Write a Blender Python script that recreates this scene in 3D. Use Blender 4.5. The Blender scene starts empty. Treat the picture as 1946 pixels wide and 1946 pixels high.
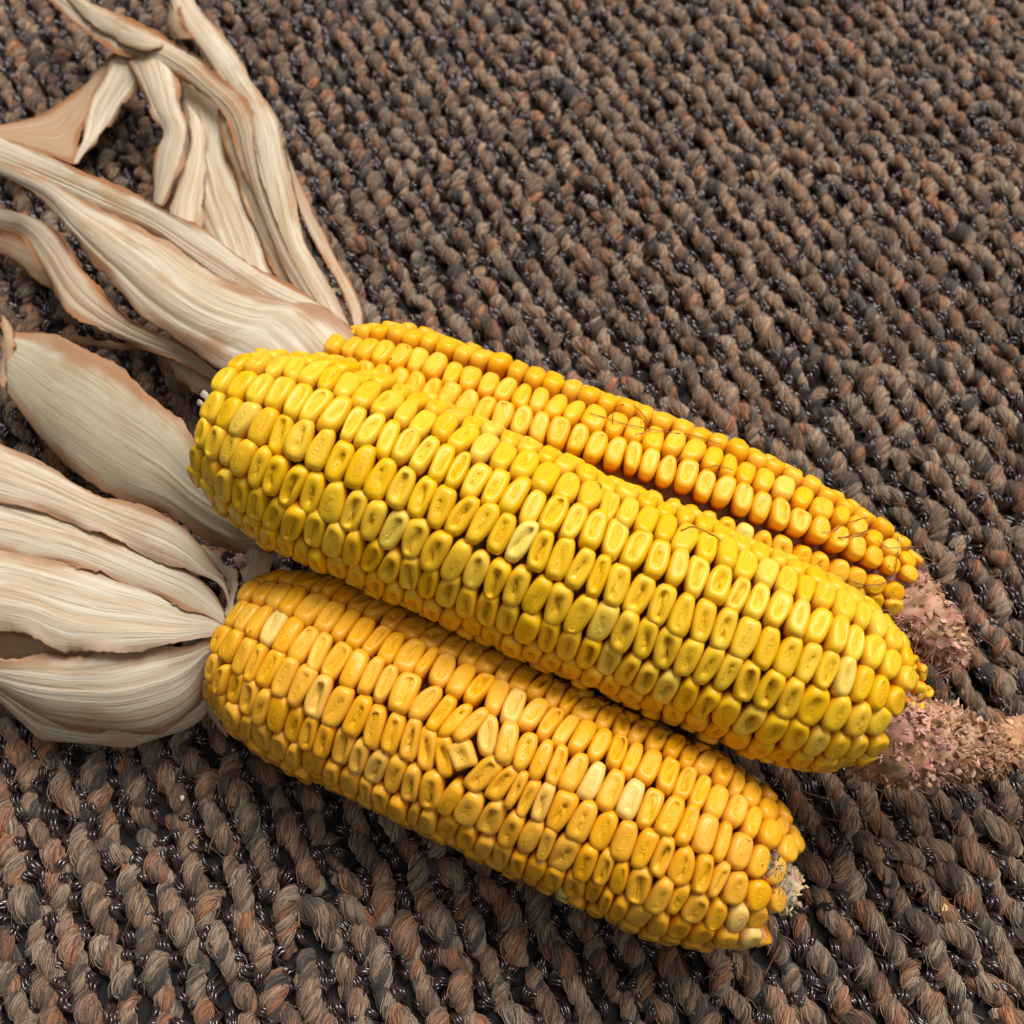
import bpy, math, random
import numpy as np
from mathutils import Vector

random.seed(7)
rng = np.random.default_rng(7)
S = 0.01                      # everything below is laid out in centimetres
sc = bpy.context.scene
COL = sc.collection

# ------------------------------------------------------------------ camera
CAM = np.array([0.0, -13.6, 30.6])
PITCH = math.radians(62)
FPX = 2088.0                  # focal length in pixels of a 1946 px wide frame
FW = np.array([0, math.cos(PITCH), -math.sin(PITCH)])
UP = np.array([0, math.sin(PITCH), math.cos(PITCH)])
RT = np.array([1.0, 0, 0])
cd = bpy.data.cameras.new('camera')
cam = bpy.data.objects.new('camera', cd)
COL.objects.link(cam)
cam.location = CAM * S
cam.rotation_euler = (math.radians(90) - PITCH, 0, 0)
cd.sensor_width = 36
cd.lens = 36 * FPX / 1946
cd.clip_start = 0.005
cd.clip_end = 50
cd.dof.use_dof = True
cd.dof.focus_distance = 0.275
cd.dof.aperture_fstop = 17.0
sc.camera = cam

# ------------------------------------------------------------------ world, lamps, exposure
w = bpy.data.worlds.new('World'); sc.world = w; w.use_nodes = True
bg = w.node_tree.nodes['Background']
bg.inputs['Color'].default_value = (1.0, 0.97, 0.92, 1)
bg.inputs['Strength'].default_value = 0.09
def area(name, loc, target, sx, sy, power, col):
    l = bpy.data.lights.new(name, 'AREA'); l.shape = 'RECTANGLE'; l.size = sx; l.size_y = sy
    l.energy = power; l.color = col
    o = bpy.data.objects.new(name, l); COL.objects.link(o)
    o.location = loc
    d = Vector(target) - Vector(loc)
    o.rotation_euler = d.to_track_quat('-Z', 'Y').to_euler()
    return o
area('ceiling_panel', (0.55, 0.85, 1.9), (0, 0, 0), 1.9, 1.1, 82, (1.0, 0.97, 0.93))
area('ceiling_panel', (0.5, -0.75, 2.0), (0, 0, 0), 1.2, 0.6, 9, (1.0, 0.97, 0.93))
vs = sc.view_settings
vs.view_transform = 'Standard'; vs.look = 'None'; vs.gamma = 1; vs.exposure = 0.0
vs.use_curve_mapping = False
sc.cycles.max_bounces = 6; sc.cycles.diffuse_bounces = 3; sc.cycles.glossy_bounces = 2; sc.cycles.transmission_bounces = 3

# ------------------------------------------------------------------ helpers
def proj(P):
    r = np.asarray(P, float) - CAM
    d = r @ FW
    return np.stack([973 + FPX * (r @ RT) / d, 973 - FPX * (r @ UP) / d], -1), d
def at(px, py, z):
    """the point at height z (cm) seen at pixel (px, py) of the photograph"""
    d = FW + RT * (px - 973) / FPX - UP * (py - 973) / FPX
    k = (z - CAM[2]) / d[2]
    return CAM + d * k
def mesh(name, verts, faces, mats, smooth=True, attrs=None, fmat=None):
    """verts in cm (n,3); faces: (m,3|4) array or list of arrays"""
    me = bpy.data.meshes.new(name)
    verts = np.asarray(verts, np.float32) * S
    if isinstance(faces, np.ndarray): faces = [faces]
    loops = np.concatenate([f.ravel() for f in faces]).astype(np.int32)
    counts = np.concatenate([np.full(len(f), f.shape[1], np.int32) for f in faces])
    me.vertices.add(len(verts)); me.vertices.foreach_set('co', verts.ravel())
    me.loops.add(len(loops)); me.loops.foreach_set('vertex_index', loops)
    me.polygons.add(len(counts))
    me.polygons.foreach_set('loop_start', np.concatenate([[0], np.cumsum(counts)[:-1]]).astype(np.int32))
    me.polygons.foreach_set('use_smooth', np.full(len(counts), smooth))
    if not isinstance(mats, (list, tuple)): mats = [mats]
    for m in mats: me.materials.append(m)
    if fmat is not None: me.polygons.foreach_set('material_index', np.asarray(fmat, np.int32))
    for k, (typ, arr) in (attrs or {}).items():
        a = me.attributes.new(k, typ, 'POINT')
        a.data.foreach_set('color' if typ == 'FLOAT_COLOR' else 'vector', np.asarray(arr, np.float32).ravel())
    me.update(); me.validate()
    return me
def link(name, data, parent=None, loc=(0, 0, 0), **props):
    o = bpy.data.objects.new(name, data); COL.objects.link(o)
    o.location = np.asarray(loc, float) * S
    if parent is not None: o.parent = parent
    for k, v in props.items(): o[k] = v
    return o
def cr(pts, n):
    """Catmull-Rom through control points, n samples"""
    P = np.asarray(pts, float)
    P = np.vstack([2 * P[0] - P[1], P, 2 * P[-1] - P[-2]])
    m = len(P) - 3
    seg = np.r_[0, np.cumsum(np.linalg.norm(P[2:-1, :] - P[1:-2, :], axis=1) ** 0.8)]
    t = np.interp(np.linspace(0, seg[-1], n), seg, np.arange(m + 1))
    i = np.clip(t.astype(int), 0, m - 1); f = (t - i)[:, None]
    a, b, c, d = P[i], P[i + 1], P[i + 2], P[i + 3]
    return 0.5 * (2 * b + (c - a) * f + (2 * a - 5 * b + 4 * c - d) * f ** 2 + (3 * b - a - 3 * c + d) * f ** 3)
def nrm(v):
    return v / np.maximum(np.linalg.norm(v, axis=-1, keepdims=True), 1e-9)
def sweep(path, rad, sides, ref=(0, 0, 1), flat=1.0, caps=True):
    """tube along a path; returns verts, quads, u (around), v (length)"""
    path = np.asarray(path, float); n = len(path)
    tan = nrm(np.gradient(path, axis=0))
    r = np.asarray(ref, float)
    a = nrm(np.cross(tan, r) + 1e-6); b = np.cross(a, tan)
    ph = np.arange(sides) * 2 * np.pi / sides
    rad = np.broadcast_to(rad, (n,))
    V = path[:, None] + rad[:, None, None] * (np.cos(ph)[None, :, None] * a[:, None] + flat * np.sin(ph)[None, :, None] * b[:, None])
    i = np.arange(n - 1)[:, None] * sides; j = np.arange(sides)[None]; j2 = (j + 1) % sides
    Q = np.stack([i + j, i + j2, i + sides + j2, i + sides + j], -1).reshape(-1, 4)
    return V.reshape(-1, 3), Q, np.tile(ph / (2 * np.pi), n), np.repeat(np.linspace(0, 1, n), sides)

# ------------------------------------------------------------------ material helpers
class NT:
    def __init__(s, name):
        s.m = bpy.data.materials.new(name); s.m.use_nodes = True
        s.t = s.m.node_tree; s.t.nodes.clear()
        s.out = s.t.nodes.new('ShaderNodeOutputMaterial')
    def n(s, typ, **kw):
        o = s.t.nodes.new(typ)
        for k, v in kw.items():
            if k.startswith('i_'): o.inputs[k[2:].replace('_', ' ')].default_value = v
            else: setattr(o, k, v)
        return o
    def l(s, a, b): s.t.links.new(a, b)
    def math(s, op, a, b=None, clamp=False):
        o = s.n('ShaderNodeMath', operation=op, use_clamp=clamp)
        for i, x in enumerate((a, b)):
            if x is None: continue
            if isinstance(x, (int, float)): o.inputs[i].default_value = x
            else: s.l(x, o.inputs[i])
        return o.outputs[0]
    def rng(s, x, a, b, c=0.0, d=1.0):
        o = s.n('ShaderNodeMapRange', interpolation_type='SMOOTHSTEP')
        s.l(x, o.inputs[0])
        for i, v in zip((1, 2, 3, 4), (a, b, c, d)): o.inputs[i].default_value = v
        return o.outputs[0]
    def mix(s, f, a, b, typ='MIX'):
        o = s.n('ShaderNodeMix', data_type='RGBA', blend_type=typ)
        for i, x in ((0, f), (6, a), (7, b)):
            if isinstance(x, (int, float)): o.inputs[i].default_value = x
            elif isinstance(x, tuple): o.inputs[i].default_value = (*x, 1)
            else: s.l(x, o.inputs[i])
        return o.outputs[2]
    def attr(s, name): return s.n('ShaderNodeAttribute', attribute_name=name)
    def sep(s, c):
        o = s.n('ShaderNodeSeparateXYZ'); s.l(c, o.inputs[0]); return o.outputs
    def comb(s, x, y, z):
        o = s.n('ShaderNodeCombineXYZ')
        for i, v in enumerate((x, y, z)):
            if isinstance(v, (int, float)): o.inputs[i].default_value = v
            else: s.l(v, o.inputs[i])
        return o.outputs[0]
    def noise(s, vec, scale=1.0, detail=2.0, rough=0.5, dist=0.0):
        o = s.n('ShaderNodeTexNoise', i_Scale=scale, i_Detail=detail, i_Roughness=rough, i_Distortion=dist)
        s.l(vec, o.inputs['Vector']); return o.outputs['Fac']
    def bsdf(s, col, rough=0.5, **kw):
        o = s.n('ShaderNodeBsdfPrincipled')
        if isinstance(col, tuple): o.inputs['Base Color'].default_value = (*col, 1)
        else: s.l(col, o.inputs['Base Color'])
        if isinstance(rough, (int, float)): o.inputs['Roughness'].default_value = rough
        else: s.l(rough, o.inputs['Roughness'])
        for k, v in kw.items(): o.inputs[k.replace('_', ' ')].default_value = v
        return o
    def bump(s, h, strength, dist, b):
        o = s.n('ShaderNodeBump', i_Strength=strength, i_Distance=dist)
        s.l(h, o.inputs['Height']); s.l(o.outputs[0], b.inputs['Normal'])
    def done(s, sh): s.l(sh, s.out.inputs[0]); return s.m
def pos(t, k=100.0):
    g = t.n('ShaderNodeNewGeometry'); o = t.n('ShaderNodeVectorMath', operation='SCALE'); o.inputs['Scale'].default_value = k
    t.l(g.outputs['Position'], o.inputs[0]); return o.outputs[0]

def kernel_material(name, side, crown, centre, pale, rough=0.36):
    t = NT(name)
    a = t.attr('kcol'); h, pl, hue = t.sep(a.outputs['Vector']); rho = a.outputs['Alpha']
    p = pos(t)
    n1 = t.noise(p, 3.5, 3)
    n2 = t.noise(p, 22, 3, 0.6)
    hh = t.math('ADD', h, t.math('MULTIPLY', t.math('SUBTRACT', n1, 0.5), 0.25))
    c = t.mix(t.rng(hh, 0.62, 0.94), side, crown)
    c = t.mix(t.rng(rho, 0.15, 0.75), c, centre)
    c = t.mix(t.math('MULTIPLY', pl, t.rng(hh, 0.55, 0.9)), c, pale)
    c = t.mix(t.math('MULTIPLY', hue, 0.35), c, side)
    n3 = t.noise(p, 9, 4, 0.7)
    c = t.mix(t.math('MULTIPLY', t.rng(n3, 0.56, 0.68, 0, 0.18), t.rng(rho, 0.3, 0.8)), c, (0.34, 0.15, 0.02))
    c = t.mix(t.rng(n2, 0.66, 0.78, 0, 0.30), c, (0.42, 0.20, 0.03))
    c = t.mix(t.rng(n2, 0.36, 0.24, 0, 0.10), c, pale)
    r = t.math('ADD', rough - 0.14, t.math('MULTIPLY', n2, 0.18))
    b = t.bsdf(c, r, Subsurface_Weight=0.20, Subsurface_Scale=0.0016, Specular_IOR_Level=0.30)
    b.inputs['Subsurface Radius'].default_value = (1.0, 0.45, 0.08)
    wr = t.math('MULTIPLY', t.noise(p, 13, 4, 0.65), t.math('ADD', 0.12, t.rng(rho, 0.2, 0.7)))
    t.bump(wr, 0.5, 0.0009, b)
    return t.done(b.outputs[0])
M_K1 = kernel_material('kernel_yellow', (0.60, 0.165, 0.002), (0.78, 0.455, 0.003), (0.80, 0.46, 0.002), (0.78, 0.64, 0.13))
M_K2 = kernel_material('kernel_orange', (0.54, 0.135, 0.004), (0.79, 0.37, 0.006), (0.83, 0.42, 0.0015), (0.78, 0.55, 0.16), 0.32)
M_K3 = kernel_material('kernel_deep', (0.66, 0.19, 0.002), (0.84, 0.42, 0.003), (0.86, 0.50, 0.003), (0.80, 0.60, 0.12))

def attr_material(name, rough=0.7, bumpd=0.0005, sss=0.0):
    t = NT(name)
    a = t.attr('col'); p = pos(t)
    n = t.noise(p, 14, 4, 0.65)
    c = t.mix(t.rng(n, 0.5, 0.8, 0, 0.45), a.outputs['Color'], (0.22, 0.12, 0.07), 'MIX')
    b = t.bsdf(c, rough, Specular_IOR_Level=0.3)
    if sss: b.inputs['Subsurface Weight'].default_value = sss; b.inputs['Subsurface Scale'].default_value = 0.001
    t.bump(t.noise(p, 30, 4, 0.6), 0.5, bumpd, b)
    return t.done(b.outputs[0])
M_CHAFF = attr_material('chaff_flakes', 0.75, 0.0006, 0.1)
def silk_mat():
    t = NT('corn_silk'); b = t.bsdf((0.22, 0.065, 0.016), 0.4); return t.done(b.outputs[0])
M_SILK = silk_mat()
def shank_mat():
    t = NT('shank'); p = pos(t)
    c = t.mix(t.noise(p, 6, 3), (0.60, 0.46, 0.32), (0.70, 0.62, 0.50))
    return t.done(t.bsdf(c, 0.7).outputs[0])
M_SHANK = shank_mat()

def husk_material():
    t = NT('dry_husk')
    u, v, sd = t.sep(t.attr('leaf').outputs['Vector'])        # u across in cm, v along in cm, seed
    tn = t.attr('tint'); eb, warm, green = t.sep(tn.outputs['Vector']); e = tn.outputs['Alpha']   # e: 0 middle, 1 edge
    w = t.noise(t.comb(u, t.math('MULTIPLY', v, 0.5), sd), 0.7, 2)
    uu = t.math('ADD', u, t.math('MULTIPLY', w, 0.25))
    fine = t.noise(t.comb(t.math('MULTIPLY', uu, 22), t.math('MULTIPLY', v, 0.30), sd), 1, 3, 0.6)
    mid = t.noise(t.comb(t.math('MULTIPLY', uu, 4), t.math('MULTIPLY', v, 0.22), sd), 1, 3, 0.55)
    blot = t.noise(t.comb(t.math('MULTIPLY', u, 0.9), t.math('MULTIPLY', v, 0.35), t.math('ADD', sd, 9)), 1, 3, 0.6)
    c = t.mix(t.rng(mid, 0.35, 0.68), (0.83, 0.75, 0.60), (0.70, 0.55, 0.375))
    c = t.mix(t.math('MULTIPLY', t.rng(blot, 0.52, 0.70), 0.6), c, (0.64, 0.41, 0.21))
    c = t.mix(t.math('MULTIPLY', warm, 0.8), c, (0.52, 0.30, 0.15))
    c = t.mix(t.math('MULTIPLY', green, 0.7), c, (0.47, 0.42, 0.27))
    c = t.mix(t.rng(fine, 0.55, 0.61, 0, 0.6), c, (0.44, 0.30, 0.18))
    c = t.mix(t.rng(fine, 0.42, 0.30, 0, 0.45), c, (0.82, 0.76, 0.64))
    ee = t.math('ADD', e, t.math('MULTIPLY', t.math('SUBTRACT', blot, 0.5), 0.9))
    c = t.mix(t.math('MULTIPLY', t.rng(ee, 0.62, 0.95), eb), c, (0.44, 0.20, 0.085))
    sp = t.noise(t.comb(t.math('MULTIPLY', u, 26), t.math('MULTIPLY', v, 12), sd), 1, 2, 0.5)
    spm = t.math('MULTIPLY', t.rng(sp, 0.66, 0.72, 0, 0.7), t.rng(blot, 0.52, 0.66))
    c = t.mix(spm, c, (0.10, 0.085, 0.075))
    b = t.bsdf(c, 0.58, Specular_IOR_Level=0.2)
    ridge = t.math('ABSOLUTE', t.math('SUBTRACT', fine, 0.5))
    hgt = t.math('SUBTRACT', t.math('MULTIPLY', mid, 0.35), t.math('MULTIPLY', ridge, 2.2))
    t.bump(hgt, 0.38, 0.0004, b)
    tr = t.n('ShaderNodeBsdfTranslucent'); t.l(c, tr.inputs['Color'])
    mx = t.n('ShaderNodeMixShader'); mx.inputs[0].default_value = 0.33
    t.l(b.outputs[0], mx.inputs[1]); t.l(tr.outputs[0], mx.inputs[2])
    return t.done(mx.outputs[0])
M_HUSK = husk_material()

def yarn_material():
    t = NT('carpet_yarn')
    a = t.attr('col'); u, v, sd = t.sep(t.attr('yarn').outputs['Vector'])
    oi = t.n('ShaderNodeObjectInfo')
    s2 = t.math('ADD', sd, t.math('MULTIPLY', oi.outputs['Random'], 50))
    ang = t.math('MULTIPLY', u, 2 * math.pi)
    vec = t.comb(t.math('MULTIPLY', t.math('COSINE', ang), 2.6), t.math('MULTIPLY', t.math('SINE', ang), 2.6), t.math('ADD', t.math('MULTIPLY', v, 1.6), s2))
    f = t.noise(vec, 2.2, 4, 0.7)
    c = t.mix(t.rng(f, 0.43, 0.60, 0, 0.93), a.outputs['Color'], (0.030, 0.022, 0.018))
    c = t.mix(t.rng(f, 0.45, 0.30, 0, 0.5), c, (0.44, 0.33, 0.235))
    b = t.bsdf(c, 0.75, Specular_IOR_Level=0.25, Sheen_Weight=0.15)
    t.bump(f, 0.8, 0.0006, b)
    return t.done(b.outputs[0])
M_YARN = yarn_material()
def gloss_material():
    t = NT('carpet_filament')
    p = pos(t)
    c = t.mix(t.noise(p, 3, 1), (0.022, 0.014, 0.015), (0.055, 0.034, 0.034))
    b = t.bsdf(c, 0.16, Specular_IOR_Level=0.8, IOR=1.65)
    return t.done(b.outputs[0])
M_GLOSS = gloss_material()
def backing_material():
    t = NT('carpet_backing')
    c = t.mix(t.noise(pos(t), 5, 3), (0.004, 0.003, 0.003), (0.009, 0.007, 0.006))
    return t.done(t.bsdf(c, 0.95).outputs[0])
M_BACK = backing_material()
def fibre_material():
    t = NT('carpet_fibre')
    a = t.attr('col')
    b = t.bsdf(a.outputs['Color'], 0.6, Specular_IOR_Level=0.3)
    return t.done(b.outputs[0])
M_FIBRE = fibre_material()

# ================================================================== the carpet
PILE = 0.60
ROW = nrm(np.array([0.437, -0.90, 0.0])); PERP = np.array([-ROW[1], ROW[0], 0.0])
ROWP, LOOPP = 0.86, 0.80
PAL = np.array([(.36, .255, .175), (.31, .262, .205), (.34, .155, .072), (.30, .185, .125), (.15, .09, .06), (.05, .043, .042), (.085, .075, .06), (.40, .33, .26)])
PAL = PAL * (1.03, 0.89, 0.78)
PW = np.array([.22, .17, .13, .13, .12, .11, .06, .06]); PW = PW / PW.sum()

def make_loop(r, n=16, sides=6, nh=26):
    """one yarn loop along +x: three twisted plies on an arch; verts, quads, colour, yarn coords, fibre strands"""
    L = LOOPP * r.uniform(0.58, 0.70)
    t = np.linspace(-1, 1, n)
    hgt = r.uniform(0.22, 0.34)
    path = np.stack([L * t * (1 - 0.10 * np.abs(t) ** 3), 0.05 * np.sin(t * 2 + r.uniform(0, 6)), -0.08 + (hgt + 0.08) * (1 - np.abs(t) ** 2.3)], -1)
    s = np.r_[0, np.cumsum(np.linalg.norm(np.diff(path, axis=0), axis=1))]
    tan = nrm(np.gradient(path, axis=0))
    a = nrm(np.cross(tan, [0, 0, 1.0]) + 1e-6); b = np.cross(a, tan)
    lam = r.uniform(0.62, 0.88); ph0 = r.uniform(0, 6.3)
    body = r.uniform(0.74, 1.0)
    V, Q, C, Y, H = [], [], [], [], []
    base = 0
    for k in range(3):
        ang = ph0 + k * 2.094 - 2 * math.pi * s / lam
        off = 0.14 * body
        p = path + off * (np.cos(ang)[:, None] * a + np.sin(ang)[:, None] * b)
        rad = 0.165 * body * r.uniform(0.85, 1.15) * (1 + 0.12 * np.sin(s * 5 + r.uniform(0, 6)))
        v, q, u, vv = sweep(p, rad, sides)
        c1, c2 = PAL[r.choice(8, p=PW)], PAL[r.choice(8, p=PW)]
        m = 1 / (1 + np.exp(-(np.repeat(s, sides) - r.uniform(0.1, 1.3)) * 6))
        col = c1 * (1 - m)[:, None] + c2 * m[:, None]
        V.append(v); Q.append(q + base); base += len(v)
        C.append(col); Y.append(np.stack([u, np.repeat(s, sides) * 2.0, np.full(len(v), r.uniform(0, 90))], -1))
        tt = nrm(np.gradient(p, axis=0)); aa = nrm(np.cross(tt, [0, 0, 1.0]) + 1e-6); bb = np.cross(aa, tt)
        for _ in range(nh):
            i0 = r.integers(1, n - 7); ln = r.integers(3, 7); ii = np.arange(i0, i0 + ln)
            f0 = r.uniform(-0.3, 3.44); dr = r.uniform(-0.9, 0.9)
            fa = f0 + dr * np.linspace(0, 1, ln)
            lift = rad[ii] * (1.0 + 0.10 * r.random() + r.choice([0, .35, 1.0], p=[.66, .23, .11]) * np.linspace(-0.2, 1, ln).clip(0) ** 1.5)
            pts = p[ii] + lift[:, None] * (np.cos(fa)[:, None] * aa[ii] + np.sin(fa)[:, None] * bb[ii])
            H.append((pts, (c1 if s[i0] < 0.6 else c2) * r.uniform(0.5, 1.5) + r.uniform(0, .06)))
    V = np.concatenate(V); C = np.concatenate(C); Y = np.concatenate(Y); Q = np.concatenate(Q)
    return V, Q, C, Y, H
variants = [make_loop(rng) for _ in range(60)]
far_variants = [make_loop(rng, 12, 5, 12) for _ in range(60)]

# positions of every loop: a jittered grid along the rows
lo, hi = np.array([-29.0, -22.0]), np.array([31.0, 33.0])
spots = []
for i in range(-75, 76):
    ph = rng.uniform(0, 1)
    for j in range(-80, 81):
        c = PERP[:2] * (i * ROWP + rng.normal(0, 0.075)) + ROW[:2] * ((j + ph) * LOOPP + rng.normal(0, 0.09))
        if (c > lo).all() and (c < hi).all():
            q, d = proj(np.array([[c[0], c[1], 0.4]]))
            # keep what the photo sees plus a margin
            if -170 < q[0, 0] < 2120 and -170 < q[0, 1] < 2120:
                spots.append((c[0], c[1], math.atan2(ROW[1], ROW[0]) + rng.normal(0, 0.32), rng.uniform(0.86, 1.18), rng.normal(0, 0.055), rng.integers(60), q[0, 0], q[0, 1], d[0]))
spots = np.array(spots)
inframe = (spots[:, 6] > 5) & (spots[:, 6] < 1941) & (spots[:, 7] > 5) & (spots[:, 7] < 1941)

x0, y0 = spots[:, 0].min() - 0.6, spots[:, 1].min() - 0.6
x1, y1 = spots[:, 0].max() + 0.6, spots[:, 1].max() + 0.6
carpet_me = mesh('carpet', np.array([(x0, y0, 0), (x1, y0, 0), (x1, y1, 0), (x0, y1, 0), (x0, y0, -.4), (x1, y0, -.4), (x1, y1, -.4), (x0, y1, -.4)]),
                 np.array([(0, 1, 2, 3), (7, 6, 5, 4), (0, 4, 5, 1), (1, 5, 6, 2), (2, 6, 7, 3), (3, 7, 4, 0)]), M_BACK, smooth=False)
carpet = link('carpet', carpet_me, kind='structure', label='brown flecked loop pile carpet under the corn', category='carpet')

order = np.argsort(np.where(inframe, spots[:, 8], 1e9))
single = set(order[:300].tolist())
vmesh = {}
V, Q, C, Y, base = [], [], [], [], 0
hairs, hcols = [], []
for k, (x, y, rz, scl, dz, vi, px, py, d) in enumerate(spots):
    far = d > 35.5 or not (-60 < px < 2006 and -60 < py < 2006)
    v, q, c, yy, H = (far_variants if far else variants)[int(vi)]
    cz, sz = math.cos(rz), math.sin(rz)
    R = np.array([[cz, -sz, 0], [sz, cz, 0], [0, 0, 1]])
    if k in single:
        if vi not in vmesh:
            vmesh[vi] = mesh('yarn_loop', v, q, M_YARN, attrs={'col': ('FLOAT_COLOR', np.c_[c, np.ones(len(c))]), 'yarn': ('FLOAT_VECTOR', yy)})
        o = link('yarn_loop', vmesh[vi], carpet, (x, y, 0.05 + dz))
        o.rotation_euler = (0, 0, rz); o.scale = (scl, scl, scl)
    else:
        V.append((v * scl) @ R.T + (x, y, 0.05 + dz)); Q.append(q + base); base += len(v)
        C.append(c * rng.uniform(0.55, 1.4)); Y.append(yy + (0, 0, rng.uniform(0, 50)))
    if -60 < px < 2006 and -60 < py < 2006:
        take = H
        for pts, hc in take:
            hairs.append((pts * scl) @ R.T + (x, y, 0.05 + dz)); hcols.append(hc)
C = np.concatenate(C)
link('loop_pile', mesh('loop_pile', np.concatenate(V), np.concatenate(Q), M_YARN,
     attrs={'col': ('FLOAT_COLOR', np.c_[C, np.ones(len(C))]), 'yarn': ('FLOAT_VECTOR', np.concatenate(Y))}), carpet, kind='stuff')

# fine stray fibres of the yarn
hc = bpy.data.hair_curves.new('yarn_fibres')
sizes = [len(h) for h in hairs]
hc.add_curves(sizes)
P = np.concatenate(hairs).astype(np.float32) * S
hc.attributes['position'].data.foreach_set('vector', P.ravel())
ra = hc.attributes.new('radius', 'FLOAT', 'POINT')
ra.data.foreach_set('value', np.full(len(P), 0.0055 * S, np.float32))
ca = hc.attributes.new('col', 'FLOAT_COLOR', 'CURVE')
hcl = np.clip(np.array(hcols), 0.01, 0.75)
ca.data.foreach_set('color', np.c_[hcl, np.ones(len(hcl))].astype(np.float32).ravel())
hc.materials.append(M_FIBRE)
link('yarn_fibres', hc, carpet, kind='stuff')

# shiny dark filament yarn standing between the rows
V, Q, base = [], [], 0
for (x, y, rz, scl, dz, vi, px, py, d) in spots:
    for rep in range(3 if -40 < px < 1990 and -40 < py < 1990 else 1):
        c = np.array([x, y]) + PERP[:2] * (0.5 * ROWP + rng.normal(0, 0.08)) + ROW[:2] * (rng.uniform(-.5, .5))
        n = 6
        t = np.linspace(-1, 1, n)
        L = rng.uniform(0.16, 0.36); hg = rng.uniform(0.34, 0.66); a = rz + rng.normal(0, 0.40)
        R = np.array([[math.cos(a), -math.sin(a), 0], [math.sin(a), math.cos(a), 0], [0, 0, 1]])
        f1 = rng.uniform(0, 6); lean = rng.normal(0, .12)
        for sub in range(3):
            o = (sub - 1) * 0.075
            p = np.stack([L * t + rng.normal(0, .02), o * (1 - 0.3 * t * t) + 0.05 * np.sin(2.5 * t + f1) + lean * (1 - t * t), (hg - 1.2 * abs(o) + rng.normal(0, .015)) * (1 - np.abs(t) ** 2.2)], -1)
            v, q, _, _ = sweep(p, rng.uniform(0.034, 0.066), 4, flat=0.55)
            V.append(v @ R.T + (c[0], c[1], 0.0)); Q.append(q + base); base += len(v)
print('spots', len(spots))
link('filament_pile', mesh('filament_pile', np.concatenate(V), np.concatenate(Q), M_GLOSS), carpet, kind='stuff')

# ================================================================== the ears
def prof(t, rb, rt, p):
    tc = np.clip(t, 0, 1)
    r = 1 - (1 - rb) * np.clip(1 - tc / 0.16, 0, 1) ** 2
    r = r * np.sqrt(np.clip(1 - (np.clip(-t, 0, 1) / 0.042) ** 2, 0.05, 1))
    r = r * (1 - 0.10 * t)
    return r * np.where(t > p, np.sqrt(np.clip(1 - ((t - p) / (1 - p)) ** 2 * (1 - rt ** 2), 0, 1)), 1)
class Ear:
    def __init__(s, B, T, R, rb, rt, p):
        s.B, s.T, s.R, s.a = np.array(B, float), np.array(T, float), R, (rb, rt, p)
        d = s.T - s.B; s.L = np.linalg.norm(d); s.ax = d / s.L
        s.n1 = nrm(np.cross(s.ax, [0, 0, 1])); s.n2 = np.cross(s.n1, s.ax)
    def r(s, t): return s.R * prof(np.asarray(t, float), *s.a)
    def frame(s, t, phi):
        rad = math.cos(phi) * s.n1 + math.sin(phi) * s.n2
        tg = -math.sin(phi) * s.n1 + math.cos(phi) * s.n2
        e = 0.012
        t0, t1 = max(-.05, t - e), min(0.985, t + e)
        sl = (s.r(t1) - s.r(t0)) / ((t1 - t0) * s.L)
        sl = float(np.clip(sl, -1.6, 1.5))
        axial = nrm(s.ax + sl * rad); nr = nrm(rad - sl * s.ax)
        return s.B + s.ax * s.L * t + rad * float(s.r(t)), axial, tg, nr
    def hit(s, px, py, lift=0.03):
        """where the view through a pixel meets the ear"""
        d = nrm(FW + RT * (px - 973) / FPX - UP * (py - 973) / FPX)
        for k in np.arange(18, 45, 0.02):
            P = CAM + d * k
            w = P - s.B; t = (w @ s.ax) / s.L
            if -0.0 <= t <= 1:
                if np.linalg.norm(w - (w @ s.ax) * s.ax) < s.r(t): return P - d * lift
            if P[2] < 0.55: return P
        return P
FRONT = Ear((-7.056, -2.862, 3.233), (6.681, -9.352, 3.233), 2.633, .744, .466, .769)
BACK = Ear((-5.405, 5.23, 3.2), (10.949, -1.53, 3.2), 2.60, .728, .399, .532)
MID = Ear((-7.109, 1.655, 6.819), (9.35, -5.538, 5.118), 2.67, .72, .422, .824)

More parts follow.
